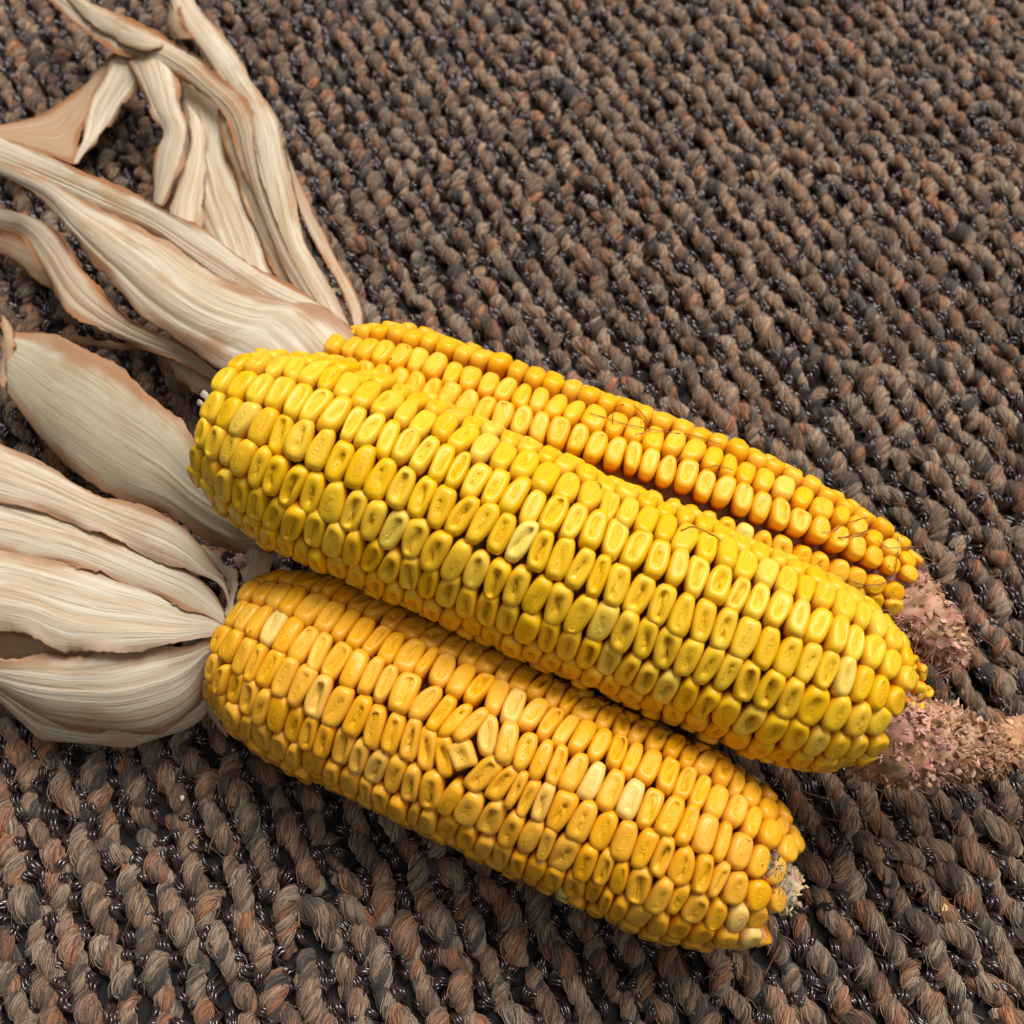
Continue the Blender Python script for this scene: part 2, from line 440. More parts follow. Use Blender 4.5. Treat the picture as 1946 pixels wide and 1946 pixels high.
SEG = 20
RINGS = [(.58, .62, 0.0), (.72, .76, .30), (.91, .93, .55), (.98, .985, .68), (1.0, 1.0, .76), (.985, .985, .85), (.92, .93, .925), (.78, .83, .98), (.56, .68, 1.0)]
INNER = [(.35, .56, .36), (.17, .45, .86), (.05, .37, 1.0)]
NR = len(RINGS) + len(INNER)
_i = np.arange(NR - 1)[:, None] * SEG; _j = np.arange(SEG)[None]; _j2 = (_j + 1) % SEG
KQ = np.stack([_i + _j, _i + _j2, _i + SEG + _j2, _i + SEG + _j], -1).reshape(-1, 4)
KT = np.stack([(NR - 1) * SEG + np.arange(SEG), (NR - 1) * SEG + (np.arange(SEG) + 1) % SEG, np.full(SEG, NR * SEG)], -1)
def kernel(r, ha, hb, H, dent, nx, ny, rootk=1.0):
    """local: x along the ear, y around it, z outwards with 0 at the crown"""
    ph = np.arange(SEG) * 2 * np.pi / SEG
    c, s = np.cos(ph), np.sin(ph)
    ox = np.sign(c) * np.abs(c) ** (2 / nx); oy = np.sign(s) * np.abs(s) ** (2 / ny)
    taper = r.normal(0, 0.09); skew = r.normal(0, 0.06); bend = r.normal(0, 0.16)
    V, hh, rr = [], [], []
    for k, (sx, sy, z) in enumerate(RINGS):
        kk = rootk if k < 3 else 1.0
        V.append(np.stack([ha * sx * kk * ox, hb * sy * kk * oy, np.full(SEG, (z - 1) * H)], -1)); hh.append(np.full(SEG, z)); rr.append(np.full(SEG, max(0, (k - 5) * .06)))
    offx = r.normal(0, 0.10) * ha; offy = r.normal(0, 0.08) * hb; slit = r.uniform(0.6, 1.2)
    for k, (sx, sy, dz) in enumerate(INNER):
        y = hb * sy * slit * oy
        x = ha * sx * ox + bend * ha * (np.abs(y / hb) ** 1.0) * np.sign(y) * 1.2
        V.append(np.stack([x + offx * dz, y + offy * dz, -dent * dz * (1 + 0.25 * np.cos(2 * ph + r.uniform(0, 6)) + 0.22 * np.sin(ph * r.integers(2, 5) + r.uniform(0, 6)))], -1)); hh.append(np.ones(SEG)); rr.append(np.full(SEG, .35 + .3 * k))
    V.append(np.array([[offx, offy, -dent * 1.02]])); hh.append(np.ones(1)); rr.append(np.ones(1))
    V = np.concatenate(V)
    V[:, 0] *= 1 + taper * V[:, 1] / hb
    V[:, 0] += skew * V[:, 1]
    f = r.uniform(0, 6, 6); k1 = 0.035
    V[:, 0] += k1 * ha * np.sin(7 * V[:, 1] + f[0] + 4 * V[:, 2]); V[:, 1] += k1 * hb * np.sin(9 * V[:, 0] + f[1] + 4 * V[:, 2])
    V[:, 2] += 0.018 * np.sin(8 * V[:, 0] + f[2]) * np.cos(6 * V[:, 1] + f[3])
    # the crown follows the round of the ear
    V[:, 2] -= 0.10 * (V[:, 1]) ** 2
    return V, np.concatenate(hh), np.concatenate(rr)

def build_ear(E, mat, rows, pitch, jit, gap, H, dentf, label, seed, palep, nx, ny, twist=0.0, tend=0.985, pair=0.0, t0=-0.020, skip=None, wob=1.0, rotf=None):
    r = np.random.default_rng(seed)
    root = link('corn_ear', None, loc=E.B, label=label, category='corn', group='ears of dried corn on the carpet')
    ks = []
    for j in range(rows):
        s = t0 * E.L + r.uniform(0, 0.6 * pitch)
        wa, wb = r.uniform(0, 6, 2)
        while s < tend * E.L:
            t = s / E.L
            thick = pitch * float(np.clip(r.normal(1, jit), 0.62, 1.45))
            t += 0.5 * thick / E.L
            phi = 2 * math.pi * j / rows + twist * t + pair * (1 if j % 2 else -1) / rows + wob * (0.05 * math.sin(5 * t + 1.3 * seed) + 0.012 * math.sin(7 * t + wa) + 0.008 * math.sin(19 * t + wb)) + r.normal(0, 0.010)
            s += thick
            if t > tend: break
            hb = float(E.r(t)) * math.sin(math.pi / rows) * gap * r.uniform(0.96, 1.04)
            ks.append((t, phi, thick * 0.5 * 1.03, hb))
    data = []
    for (t, phi, ha, hb) in ks:
        c, ax, tg, nr = E.frame(min(t, .985), phi)
        if skip and skip(t, phi, c): continue
        tip = min(1, max(0, (t - 0.80) / 0.15)); bas = min(1, max(0, (0.10 - t) / 0.08))
        dent = dentf(r, t, phi) * (1 - 0.85 * tip) * (1 - 0.6 * bas)
        Hk = min(H, float(E.r(t)) - 0.55) * r.uniform(0.97, 1.03)
        lift = r.normal(0, 0.04)
        nxx = nx + (2.4 - nx) * max(tip, .6 * bas); nyy = ny + (2.1 - ny) * tip
        if r.random() < 0.10: nxx = 2.4
        hb2 = max(hb, ha * 0.72)
        v, h, rho = kernel(r, ha, hb2, max(Hk, .45), dent, nxx, nyy)
        pale = r.choice([r.uniform(0, .22), r.uniform(.35, .6), r.uniform(.75, 1)], p=[1 - palep, palep * .6, palep * .4])
        hue = r.uniform(0, 0.35) + (0.25 * tip + .15 * bas) * r.random()
        if rotf:
            ro = rotf(c, ax, tg); ax, tg = math.cos(ro) * ax + math.sin(ro) * tg, -math.sin(ro) * ax + math.cos(ro) * tg
        W = v @ np.stack([ax, tg, nr]) + nr * lift
        vis = nr @ nrm(CAM - c) * ha * hb2 / np.sum((CAM - c) ** 2)
        q, _ = proj(c[None]); q = q[0]
        data.append((vis, c, W, np.c_[h, np.full(len(h), pale), np.full(len(h), hue), rho]))
    data.sort(key=lambda z: -z[0])
    faces = [KQ, KT]
    for k, (vis, c, W, kc) in enumerate(data[:300]):
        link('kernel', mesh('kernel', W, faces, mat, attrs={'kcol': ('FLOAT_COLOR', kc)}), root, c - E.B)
    rest = data[300:]
    if rest:
        n = len(rest[0][2])
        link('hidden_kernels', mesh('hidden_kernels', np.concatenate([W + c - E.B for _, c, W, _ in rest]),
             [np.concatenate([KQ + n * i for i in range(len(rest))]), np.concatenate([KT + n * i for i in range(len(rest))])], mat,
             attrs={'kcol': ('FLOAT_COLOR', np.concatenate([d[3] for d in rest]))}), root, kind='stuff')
    print(label, len(data))
    # the cob inside
    tt = np.linspace(-0.02, 0.985, 40)
    path = E.B + np.outer(tt * E.L, E.ax) - E.B
    rad = np.maximum(E.r(np.clip(tt, 0, 1)) - 0.86, 0.30)
    v, q, u, vv = sweep(path, rad, 24)
    v += nrm(v - (v @ E.ax)[:, None] * E.ax) * (0.05 * np.sin(u * 60 + vv * 200))[:, None]
    link('cob', mesh('cob', v, q, M_CHAFF, attrs={'col': ('FLOAT_COLOR', np.tile((.36, .14, .05, 1), (len(v), 1)))}), root)
    if E is MID: return root
    path = np.outer(np.linspace(-1.1, 0.1, 8), E.ax)
    v, q, _, _ = sweep(path, np.array([.5, .5, .5, .52, .55, .6, .7, .8]), 20)
    link('shank', mesh('shank', v, q, M_SHANK), root)
    return root

def dent_mid(r, t, phi): return r.choice([r.uniform(.01, .04), r.uniform(.06, .14), r.uniform(.15, .22)], p=[.16, .66, .18])
def dent_front(r, t, phi): return r.choice([r.uniform(.005, .03), r.uniform(.04, .11), r.uniform(.12, .17)], p=[.2, .65, .15])
def dent_back(r, t, phi): return r.uniform(0.01, 0.08)
DIA = FRONT.hit(876, 1436, 0.0); PIT = FRONT.hit(1470, 1640, 0.0)
def swirl(c, ax, tg):
    w = c - DIA; d = np.linalg.norm(w)
    return 0.55 * math.exp(-(d / 1.1) ** 2) * (1 if (w @ ax) * (w @ tg) > 0 else -1)
mid = build_ear(MID, M_K1, 16, 0.50, 0.08, 1.06, 0.95, dent_mid, 'bright yellow ear resting on top between the two other ears', 11, 0.08, 3.6, 2.25, twist=0.10)
front = build_ear(FRONT, M_K2, 16, 0.455, 0.15, 1.055, 0.95, dent_front, 'orange yellow ear with uneven rows and grey mould at its tip, lying nearest', 12, 0.09, 4.0, 2.4, twist=-0.10, skip=lambda t, phi, c: np.linalg.norm(c - DIA) < 0.30 or np.linalg.norm(c - PIT) < 0.27, rotf=swirl)
back = build_ear(BACK, M_K3, 14, 0.52, 0.07, 0.86, 1.15, dent_back, 'golden ear partly hidden behind the topmost ear, wide gaps between rows', 13, 0.05, 3.2, 2.2, twist=0.08, pair=0.55)

# the odd square kernel where two rows of the nearest ear break up
def odd_kernel(E, root, P, rot, ha, hb, nx, ny, taper, pale):
    r = np.random.default_rng(int(ha * 1000))
    w = P - E.B; t = (w @ E.ax) / E.L; phi = math.atan2(w @ E.n2, w @ E.n1)
    c, ax, tg, nr = E.frame(t, phi)
    a2 = math.cos(rot) * ax + math.sin(rot) * tg; t2 = -math.sin(rot) * ax + math.cos(rot) * tg
    v, h, rho = kernel(r, ha, hb, .9, .09, nx, ny)
    v[:, 0] *= 1 + taper * v[:, 1] / hb
    link('kernel', mesh('kernel', v @ np.stack([a2, t2, nr]), [KQ, KT], M_K2, attrs={'kcol': ('FLOAT_COLOR', np.c_[h, np.full(len(h), pale), np.full(len(h), .1), rho])}), root, c - E.B)
odd_kernel(FRONT, front, DIA, math.radians(42), .31, .33, 6, 6, 0, .35)

# ------------------------------------------------------------------ chaff on the bare cob tips
CP = np.array([(.62, .36, .30), (.66, .41, .34), (.56, .32, .25), (.60, .42, .32), (.52, .33, .20), (.66, .50, .38), (.48, .34, .19), (.36, .21, .12)]) * (.92, .80, .74)
def chaff(name, root, path, rad, n, size, pal, seed, lump=0.16):
    r = np.random.default_rng(seed)
    ctl = path
    path = cr(ctl, 60); radf = np.interp(np.linspace(0, 1, 60), np.linspace(0, 1, len(rad)), rad)
    v, q, u, vv = sweep(path, radf * 0.9, 44)
    cen = np.repeat(path, 44, 0); d = nrm(v - cen)
    nc = 340
    pick = v[r.integers(0, len(v), nc)] + r.normal(0, .03, (nc, 3))
    D = np.linalg.norm(v[:, None] - pick[None], axis=-1); o2 = np.argsort(D, 1)[:, :2]
    f1 = np.take_along_axis(D, o2[:, :1], 1)[:, 0]; f2 = np.take_along_axis(D, o2[:, 1:], 1)[:, 0]
    rim = np.exp(-((f2 - f1) / 0.07) ** 2)
    cell = r.uniform(0, 1, nc)[o2[:, 0]]
    v = v + d * (0.13 * rim + 0.10 * (cell - .5) + r.normal(0, .02, len(v)))[:, None]
    ccol = pal[r.integers(0, len(pal), nc)][o2[:, 0]] * (0.58 + 0.36 * rim)[:, None] * (1.0, .94, .88)
    k = len(v)
    v = np.vstack([v, (path[-1] + (path[-1] - path[-2]) * 1.5)[None]]); ccol = np.vstack([ccol, ccol[-1:]])
    capf = np.array([(k - 44 + i, k - 44 + (i + 1) % 44, k) for i in range(44)])
    B = np.asarray(root.location) / S
    link('cob_tip', mesh('cob_tip', v - B, [q, capf], M_CHAFF, attrs={'col': ('FLOAT_COLOR', np.c_[ccol, np.ones(len(ccol))])}), root)
    path = cr(ctl, 24); rad = np.interp(np.linspace(0, 1, 24), np.linspace(0, 1, len(rad)), rad)
    V, Fq, C = [], [], []
    base = 0
    tan = nrm(np.gradient(path, axis=0))
    for _ in range(n):
        i = r.integers(0, 24); a = r.uniform(0, 6.283)
        e1 = nrm(np.cross(tan[i], [0, 0, 1.0])); e2 = np.cross(e1, tan[i])
        out = math.cos(a) * e1 + math.sin(a) * e2
        c = path[i] + out * rad[i] * r.uniform(0.88, 1.0) + tan[i] * r.normal(0, .1)
        dr = nrm(out * r.uniform(0, .8) + tan[i] * r.uniform(-.3, 1.2) + r.normal(0, .55, 3))
        sd = nrm(np.cross(dr, out + r.normal(0, .3, 3))); nn = np.cross(sd, dr)
        L = size * r.uniform(.3, 1.0); W = L * r.uniform(.15, .5)
        m = 5; tt = np.linspace(0, 1, m); ww = W * np.array([.5, .9, 1.0, .8, .25]) * r.uniform(.8, 1.1)
        cl = r.uniform(-.5, .9) * L; cup = r.uniform(.2, .8) * W
        g = []
        for t_, w_ in zip(tt, ww):
            mid_ = c + dr * L * t_ + nn * (cl * t_ ** 2)
            wv = r.normal(0, .14) * L
            g += [mid_ - sd * w_ + nn * (cup + wv), mid_, mid_ + sd * w_ + nn * (cup - wv)]
        V += g
        for y in range(m - 1):
            for x in range(2):
                o = base + y * 3 + x; Fq.append((o, o + 1, o + 4, o + 3))
        base += 3 * m
        zone = 0.5 + 0.5 * math.sin(c[0] * 3.1 + 2 * math.sin(c[1] * 2.3) + c[2] * 2.7)
        col = pal[int(np.clip(zone * len(pal) + r.normal(0, 2.6), 0, len(pal) - 1))] * r.uniform(.75, 1.25)
        C += [(*col, 1)] * (3 * m)
    o = link('chaff', mesh('chaff', np.array(V) - B, np.array(Fq), M_CHAFF, attrs={'col': ('FLOAT_COLOR', np.array(C))}), root, kind='stuff')
    so = o.modifiers.new('thick', 'SOLIDIFY'); so.thickness = 0.00022
    return o
T = MID.T
chaff('chaff', mid, [MID.B + MID.ax * MID.L * .93 - (0, 0, .5), at(1690, 1398, 4.5), at(1770, 1410, 4.2), at(1850, 1425, 3.7), at(1893, 1432, 3.4)], [1.3, 1.22, .98, .72, .42], 2000, 0.26, CP, 31)
chaff('chaff', mid, [at(1890, 1420, 3.4), at(1925, 1405, 3.2), at(1975, 1385, 3.0)], [.34, .42, .35], 300, 0.20, CP[[5, 5, 6, 3, 2]] * np.array([1.0, .95, .8]), 35)
chaff('chaff', back, [BACK.B + BACK.ax * BACK.L * .92, at(1745, 1180, 2.9), at(1780, 1210, 2.4), at(1803, 1245, 2.0)], [1.05, .98, .80, .42], 1100, 0.24, CP, 32)
chaff('chaff', front, [FRONT.B + FRONT.ax * FRONT.L * .90, FRONT.B + FRONT.ax * FRONT.L * .96, FRONT.T + FRONT.ax * .05], [.9, .75, .40], 220, 0.20, np.array([(.62, .5, .28), (.55, .42, .2), (.35, .34, .30), (.66, .55, .36), (.5, .3, .2)]), 33)

# ------------------------------------------------------------------ husks
def leaf(root, Ld, Rd, bulge=0.25, ripple=0.07, folds=4, seed=0, edge=0.8, warm=0.1, green=0.0, curl=0.0, nu=64, nv=64, wave=0.10, label=None, name='husk_leaf'):
    """a dry husk leaf between two edges, each a list of (px, py, height)"""
    r = np.random.default_rng(seed + 500)
    Lp = cr([at(*p) for p in Ld], nv); Rp = cr([at(*p) for p in Rd], nv)
    u = np.linspace(0, 1, nu)[None, :, None]; v = np.linspace(0, 1, nv)
    P = Lp[:, None] * (1 - u) + Rp[:, None] * u
    along = nrm(np.gradient(P, axis=0)); across = nrm(np.broadcast_to((Rp - Lp)[:, None], P.shape))
    N = nrm(np.cross(along, across))
    flip = np.where((N @ (CAM - P.mean((0, 1)))).mean() < 0, -1, 1); N = N * flip
    wd = np.linalg.norm(Rp - Lp, axis=1)
    uu = u[0, :, 0][None]; vv = v[:, None]
    off = bulge * wd[:, None] / 2.5 * (4 * uu * (1 - uu)) ** 0.8
    win = (4 * uu * (1 - uu)).clip(0, 1) ** 0.35
    for k, (kn, am) in enumerate(((max(2, folds - 1), 1.0), (3 * folds, 0.12), (8 * folds, 0.035))):
        kx = np.r_[0, np.sort(r.uniform(0.02, .98, kn)), 1]
        ka, kb, kc = (r.normal(0, 1, kn + 2) for _ in range(3))
        ua = uu + 0.03 * np.sin(3 * vv + r.uniform(0, 6))
        g = [np.interp(ua, kx, q) for q in (ka, kb, kc)]
        w1 = np.clip(1 - 2 * vv, 0, 1); w3 = np.clip(2 * vv - 1, 0, 1); w2 = 1 - w1 - w3
        off = off + win * 0.5 * ripple * am * (g[0] * w1 + g[1] * w2 * .8 + (g[2] * .7 + g[1] * .3) * w3) * np.minimum(1, wd[:, None] / 1.4)
    for _ in range(1 + folds // 2):      # a few sharp lengthwise creases
        uc = r.uniform(.15, .85); wc = r.uniform(.03, .08); v0 = r.uniform(0, .8)
        tent = np.clip(1 - np.abs(uu + 0.04 * np.sin(2.5 * vv + uc * 9) - uc) / wc, 0, 1)
        off = off + r.choice([-1, 1]) * 0.028 * tent * np.exp(-((vv - v0) / .45) ** 2) * np.minimum(1, wd[:, None] / 1.4)
    # wavy curled margins
    ed = np.abs(2 * uu - 1) ** 6
    off = off + ed * wave * np.sin(vv * r.uniform(14, 24) + 4 * uu + r.uniform(0, 6)) * np.sin(np.pi * vv).clip(0, 1) + ed * curl
    P = P + N * off[..., None]
    P = P + across * (ed * 0.5 * wave * np.sin(vv * r.uniform(20, 34) + r.uniform(0, 6)))[..., None]
    jag = np.interp(np.linspace(0, 1, nv), np.linspace(0, 1, 90), r.normal(0, 1, 90))[:, None] * np.where(uu < .5, -1, 1)
    P = P + across * (np.abs(2 * uu - 1) ** 14 * 0.035 * jag * np.sin(np.pi * vv).clip(0, 1))[..., None]
    P[..., 2] = np.maximum(P[..., 2], 0.5)
    n = nu
    i = np.arange(nv - 1)[:, None] * n; j = np.arange(n - 1)[None]
    Q = np.stack([i + j, i + j + 1, i + n + j + 1, i + n + j], -1).reshape(-1, 4)
    ln = np.r_[0, np.cumsum(np.linalg.norm(np.diff((Lp + Rp) / 2, axis=0), axis=1))]
    # across coordinate in cm at the widest so that veins run the length of the leaf and converge
    U = np.broadcast_to(uu * max(wd.max() * 0.8, 0.6), (nv, nu)); Vc = np.broadcast_to(ln[:, None], (nv, nu))
    lv = np.stack([U, Vc, np.full((nv, nu), seed * 3.7 + 1)], -1).reshape(-1, 3)
    tn = np.stack([np.full((nv, nu), edge), np.full((nv, nu), warm), np.full((nv, nu), green), np.broadcast_to(np.abs(2 * uu - 1), (nv, nu))], -1).reshape(-1, 4)
    B = np.asarray(root.location) / S
    o = link(name, mesh(name, P.reshape(-1, 3) - B, Q, M_HUSK, attrs={'leaf': ('FLOAT_VECTOR', lv), 'tint': ('FLOAT_COLOR', tn)}), root)
    so = o.modifiers.new('thickness', 'SOLIDIFY'); so.thickness = 0.0001; so.offset = 0
    if label: o['label'] = label
    return o

# back ear, seen from the ear outwards
leaf(back, [(690, 618, 2.6), (686, 580, 2.4), (649, 507, 2.2), (598, 410, 1.9), (565, 337, 1.6), (545, 292, 1.4)],
     [(672, 622, 2.8), (662, 585, 2.6), (634, 525, 2.4), (598, 465, 2.1), (565, 385, 1.7), (546, 300, 1.4)], .15, .04, 2, 1, 1.0, .55, wave=.05, nu=14)
leaf(back, [(668, 625, 3.4), (616, 525, 3.0), (571, 435, 2.7), (545, 300, 2.5), (525, 225, 2.5), (485, 163, 2.4), (435, 83, 2.2), (384, 22, 2.1), (350, -30, 2.0)],
     [(610, 640, 3.2), (560, 545, 2.6), (515, 430, 2.3), (480, 300, 2.1), (462, 220, 2.1), (425, 160, 2.0), (372, 85, 2.0), (335, 30, 2.0), (318, -25, 2.0)], .30, .05, 3, 2, .5, .0, wave=.06)
leaf(back, [(372, 75, 2.3), (350, 40, 2.3), (345, 0, 2.1), (352, -30, 2.0)], [(330, 80, 1.6), (318, 55, 1.5), (322, 10, 1.5), (312, -25, 1.5)], .2, .05, 2, 3, 1.0, .7, nu=12, nv=24)
leaf(back, [(560, 640, 3.0), (520, 520, 2.6), (487, 410, 2.5), (457, 350, 2.5), (432, 300, 2.5), (425, 225, 2.6), (400, 180, 2.7), (340, 130, 2.8)],
     [(480, 620, 2.8), (410, 490, 2.2), (375, 400, 2.0), (370, 330, 2.0), (362, 270, 2.1), (350, 215, 2.3), (342, 165, 2.5), (322, 125, 2.8)], .22, .06, 4, 4, .7, .05)
leaf(back, [(630, 625, 3.5), (580, 540, 3.1), (545, 470, 3.0), (512, 390, 3.0), (492, 330, 3.1), (475, 265, 3.2), (455, 225, 3.2)],
     [(590, 640, 3.1), (530, 530, 2.7), (490, 445, 2.6), (462, 370, 2.6), (440, 310, 2.7), (424, 260, 2.8), (418, 210, 3.0)], .35, .08, 4, 5, 1.0, .25, curl=.08)
leaf(back, [(615, 590, 3.5), (548, 470, 3.4), (510, 370, 3.5), (488, 280, 3.6), (484, 235, 3.7), (467, 190, 3.7), (417, 146, 3.6), (384, 112, 3.6), (337, 86, 3.5), (290, 58, 3.4), (203, 18, 3.1), (145, -6, 3.0), (100, -40, 2.9)],
     [(600, 600, 3.3), (534, 495, 3.1), (492, 400, 3.1), (462, 310, 3.1), (445, 255, 3.2), (425, 218, 3.2), (385, 180, 3.2), (345, 150, 3.2), (290, 118, 3.2), (222, 106, 3.1), (165, 66, 2.9), (100, 5, 2.8), (60, -30, 2.8)], .30, .07, 3, 6, 1.0, .40, curl=.06, nv=90)
leaf(back, [(312, 84, 3.6), (285, 64, 3.75), (240, 40, 3.6), (180, 10, 3.4), (140, -15, 3.2)], [(308, 90, 3.6), (268, 96, 3.65), (225, 80, 3.4), (165, 40, 3.2), (110, -20, 3.0)], .35, .04, 2, 7, .5, .25, green=.3, nu=16, nv=30, wave=.05)
leaf(back, [(232, 92, 3.0), (266, 165, 2.9), (290, 214, 2.8), (308, 252, 2.7), (298, 290, 2.6), (294, 340, 2.5), (293, 390, 2.4)],
     [(335, 120, 3.1), (344, 174, 3.1), (347, 215, 3.1), (358, 245, 3.1), (357, 280, 3.1), (340, 337, 3.0), (312, 396, 2.9)], .30, .06, 3, 8, .9, .12, curl=.05)
leaf(back, [(355, 200, 2.8), (362, 260, 2.9), (352, 310, 2.8), (328, 372, 2.6), (322, 440, 2.4)], [(392, 250, 2.6), (392, 320, 2.6), (388, 370, 2.5), (386, 420, 2.4), (388, 470, 2.4)], .25, .05, 3, 9, .5, .2, nu=20)
leaf(back, [(222, 98, 2.9), (196, 146, 2.6), (170, 197, 2.4), (156, 262, 2.3), (138, 312, 2.3)],
     [(275, 150, 2.7), (250, 182, 2.4), (217, 226, 2.1), (184, 268, 2.0), (146, 312, 2.2)], .25, .04, 2, 10, .8, .0, nu=18)
leaf(back, [(138, 312, 2.2), (150, 262, 2.2), (182, 205, 2.1), (205, 140, 2.4), (228, 100, 2.6)][::-1] + [(72, 288, 2.2), (-10, 266, 2.3), (-70, 250, 2.4)],
     [(222, 96, 2.5), (210, 106, 2.3), (198, 118, 2.2), (181, 136, 2.0), (145, 176, 1.8), (72, 218, 1.9), (-10, 240, 2.2), (-70, 225, 2.4)], .12, .05, 3, 11, 1.0, .95, wave=.05)
leaf(back, [(720, 668, 4.0), (672, 628, 4.6), (640, 596, 4.6), (580, 558, 4.5), (500, 514, 4.4), (400, 446, 4.3), (300, 390, 4.2), (200, 343, 4.1), (100, 298, 4.0), (0, 258, 3.9), (-70, 230, 3.8)],
     [(690, 690, 4.0), (610, 640, 4.9), (560, 600, 4.6), (505, 585, 4.3), (440, 548, 4.1), (365, 500, 3.9), (290, 445, 3.8), (205, 405, 3.7), (110, 362, 3.6), (0, 316, 3.6), (-70, 290, 3.5)], .22, .07, 3, 12, 1.0, .12, curl=-.05, nv=80)
leaf(back, [(715, 665, 4.0), (665, 628, 4.9), (600, 575, 4.6), (545, 572, 4.45), (470, 552, 4.3), (395, 512, 4.1), (325, 464, 4.0), (250, 424, 3.9), (180, 392, 3.8), (90, 340, 3.8), (0, 306, 3.7), (-70, 280, 3.6)],
     [(560, 790, 3.2), (480, 745, 4.2), (445, 722, 4.1), (385, 680, 3.8), (325, 640, 3.6), (260, 590, 3.5), (205, 530, 3.4), (165, 485, 3.4), (130, 440, 3.4), (85, 380, 3.4), (0, 334, 3.4), (-70, 305, 3.4)], .38, .085, 5, 13, .75, .03, nu=72, nv=80, wave=.07)
leaf(back, [(430, 712, 3.6), (362, 662, 3.3), (300, 632, 3.2), (254, 606, 3.2), (203, 563, 3.2), (155, 505, 3.2), (122, 453, 3.2), (72, 415, 3.2), (0, 390, 3.2), (-70, 372, 3.2)],
     [(440, 742, 3.0), (400, 722, 2.9), (330, 680, 2.8), (254, 653, 2.7), (181, 624, 2.7), (127, 588, 2.7), (78, 510, 2.6), (45, 448, 2.6), (0, 436, 2.6), (-70, 420, 2.6)], .30, .08, 3, 14, 1.0, .30, curl=.08, nv=80)
leaf(back, [(470, 735, 3.2), (420, 722, 2.9), (360, 690, 2.6), (300, 662, 2.4)], [(440, 760, 2.4), (385, 752, 2.2), (345, 728, 2.1), (305, 668, 2.2)], .2, .05, 2, 15, .9, .6, nu=16, nv=30)
leaf(back, [(110, 470, 1.6), (60, 455, 1.5), (0, 440, 1.5), (-60, 430, 1.5)], [(180, 600, 1.2), (95, 550, 1.1), (0, 480, 1.1), (-60, 460, 1.1)], .1, .05, 2, 16, 1.0, .9, nu=16, nv=30)
leaf(back, [(600, 640, 2.6), (520, 480, 2.1), (470, 380, 2.0), (430, 260, 2.1), (380, 170, 2.2)], [(450, 610, 2.2), (330, 450, 1.7), (308, 385, 1.6), (318, 300, 1.7), (325, 200, 2.0)], .2, .06, 4, 29, .8, .15)
# middle ear
leaf(mid, [(520, 925, 4.6), (450, 900, 4.2), (384, 848, 3.8), (335, 795, 3.5), (261, 726, 3.2), (196, 678, 3.0), (130, 648, 2.8), (80, 634, 2.6), (24, 628, 2.5)],
     [(530, 1040, 4.2), (500, 1055, 3.6), (462, 1056, 3.2), (400, 1030, 2.8), (326, 985, 2.5), (261, 962, 2.3), (200, 938, 2.1), (140, 895, 2.0), (70, 825, 1.9), (12, 740, 2.2)][:10], .32, .07, 4, 17, .8, .10, green=.75, nu=72, nv=70, label='broad greenish tan husk leaf')
leaf(mid, [(24, 626, 2.6), (30, 660, 2.7), (22, 700, 2.5), (10, 742, 2.3)], [(0, 596, 2.9), (4, 640, 2.7), (2, 680, 2.4), (-6, 725, 2.2)], .3, .03, 2, 18, 1.0, .9, nu=14, nv=24)
leaf(mid, [(290, 655, 1.7), (220, 652, 1.6), (150, 640, 1.5), (70, 632, 1.5)], [(290, 665, 1.5), (220, 663, 1.4), (150, 652, 1.3), (70, 640, 1.4)], .2, .03, 2, 19, 1.0, 1.0, nu=10, nv=26, wave=.04)
for k, (a, b, c, d) in enumerate([((425, 778), (388, 740), (425, 790), (380, 752)), ((424, 795), (378, 758), (418, 800), (374, 768)), ((418, 800), (395, 806), (415, 812), (368, 826))]):
    leaf(mid, [(*a, 6.2), ((a[0] + b[0]) / 2, (a[1] + b[1]) / 2 - 2, 6.1), (*b, 6.0)], [(*c, 6.1), ((c[0] + d[0]) / 2, (c[1] + d[1]) / 2 + 1, 6.0), (*d, 5.9)], .3, .02, 1, 40 + k, .2, .0, nu=8, nv=14, wave=.02, name='husk_shred')
# front ear
leaf(front, [(500, 1130, 4.0), (512, 1090, 3.9), (525, 1050, 3.7), (520, 1020, 3.4)], [(440, 1160, 4.0), (455, 1110, 4.0), (470, 1060, 3.7), (480, 1022, 3.3)], .3, .06, 3, 20, .3, .0, nu=20, nv=30)
leaf(front, [(440, 1180, 4.6), (452, 1110, 4.5), (432, 1070, 4.4), (400, 1045, 4.4), (372, 1036, 4.3)], [(425, 1170, 4.5), (438, 1115, 4.2), (415, 1085, 4.0), (395, 1072, 4.0), (375, 1062, 4.1)], .45, .04, 2, 21, .3, .0, nu=16, nv=36)
leaf(front, [(440, 1178, 4.4), (428, 1112, 4.5), (405, 1075, 4.5), (373, 1025, 4.4), (326, 986, 4.2), (261, 962, 4.0), (177, 934, 3.7), (93, 888, 3.4), (0, 841, 3.1), (-70, 805, 3.0)],
     [(440, 1190, 4.4), (425, 1120, 4.7), (373, 1094, 4.5), (330, 1074, 4.4), (279, 1056, 4.3), (230, 1034, 4.1), (186, 1013, 4.0), (93, 980, 3.7), (0, 957, 3.4), (-70, 935, 3.2)], .28, .07, 4, 22, .7, .06, nu=72, nv=76)
leaf(front, [(440, 1185, 4.4), (405, 1130, 4.4), (373, 1092, 4.3), (320, 1068, 4.1), (279, 1050, 4.0), (186, 1006, 3.7), (93, 972, 3.4), (0, 940, 3.1), (-70, 920, 3.0)],
     [(440, 1195, 4.5), (400, 1176, 4.6), (354, 1158, 4.5), (279, 1126, 4.3), (186, 1090, 4.0), (93, 1066, 3.7), (0, 1048, 3.4), (-70, 1035, 3.2)], .25, .08, 5, 23, .8, .10, nu=72, nv=76)
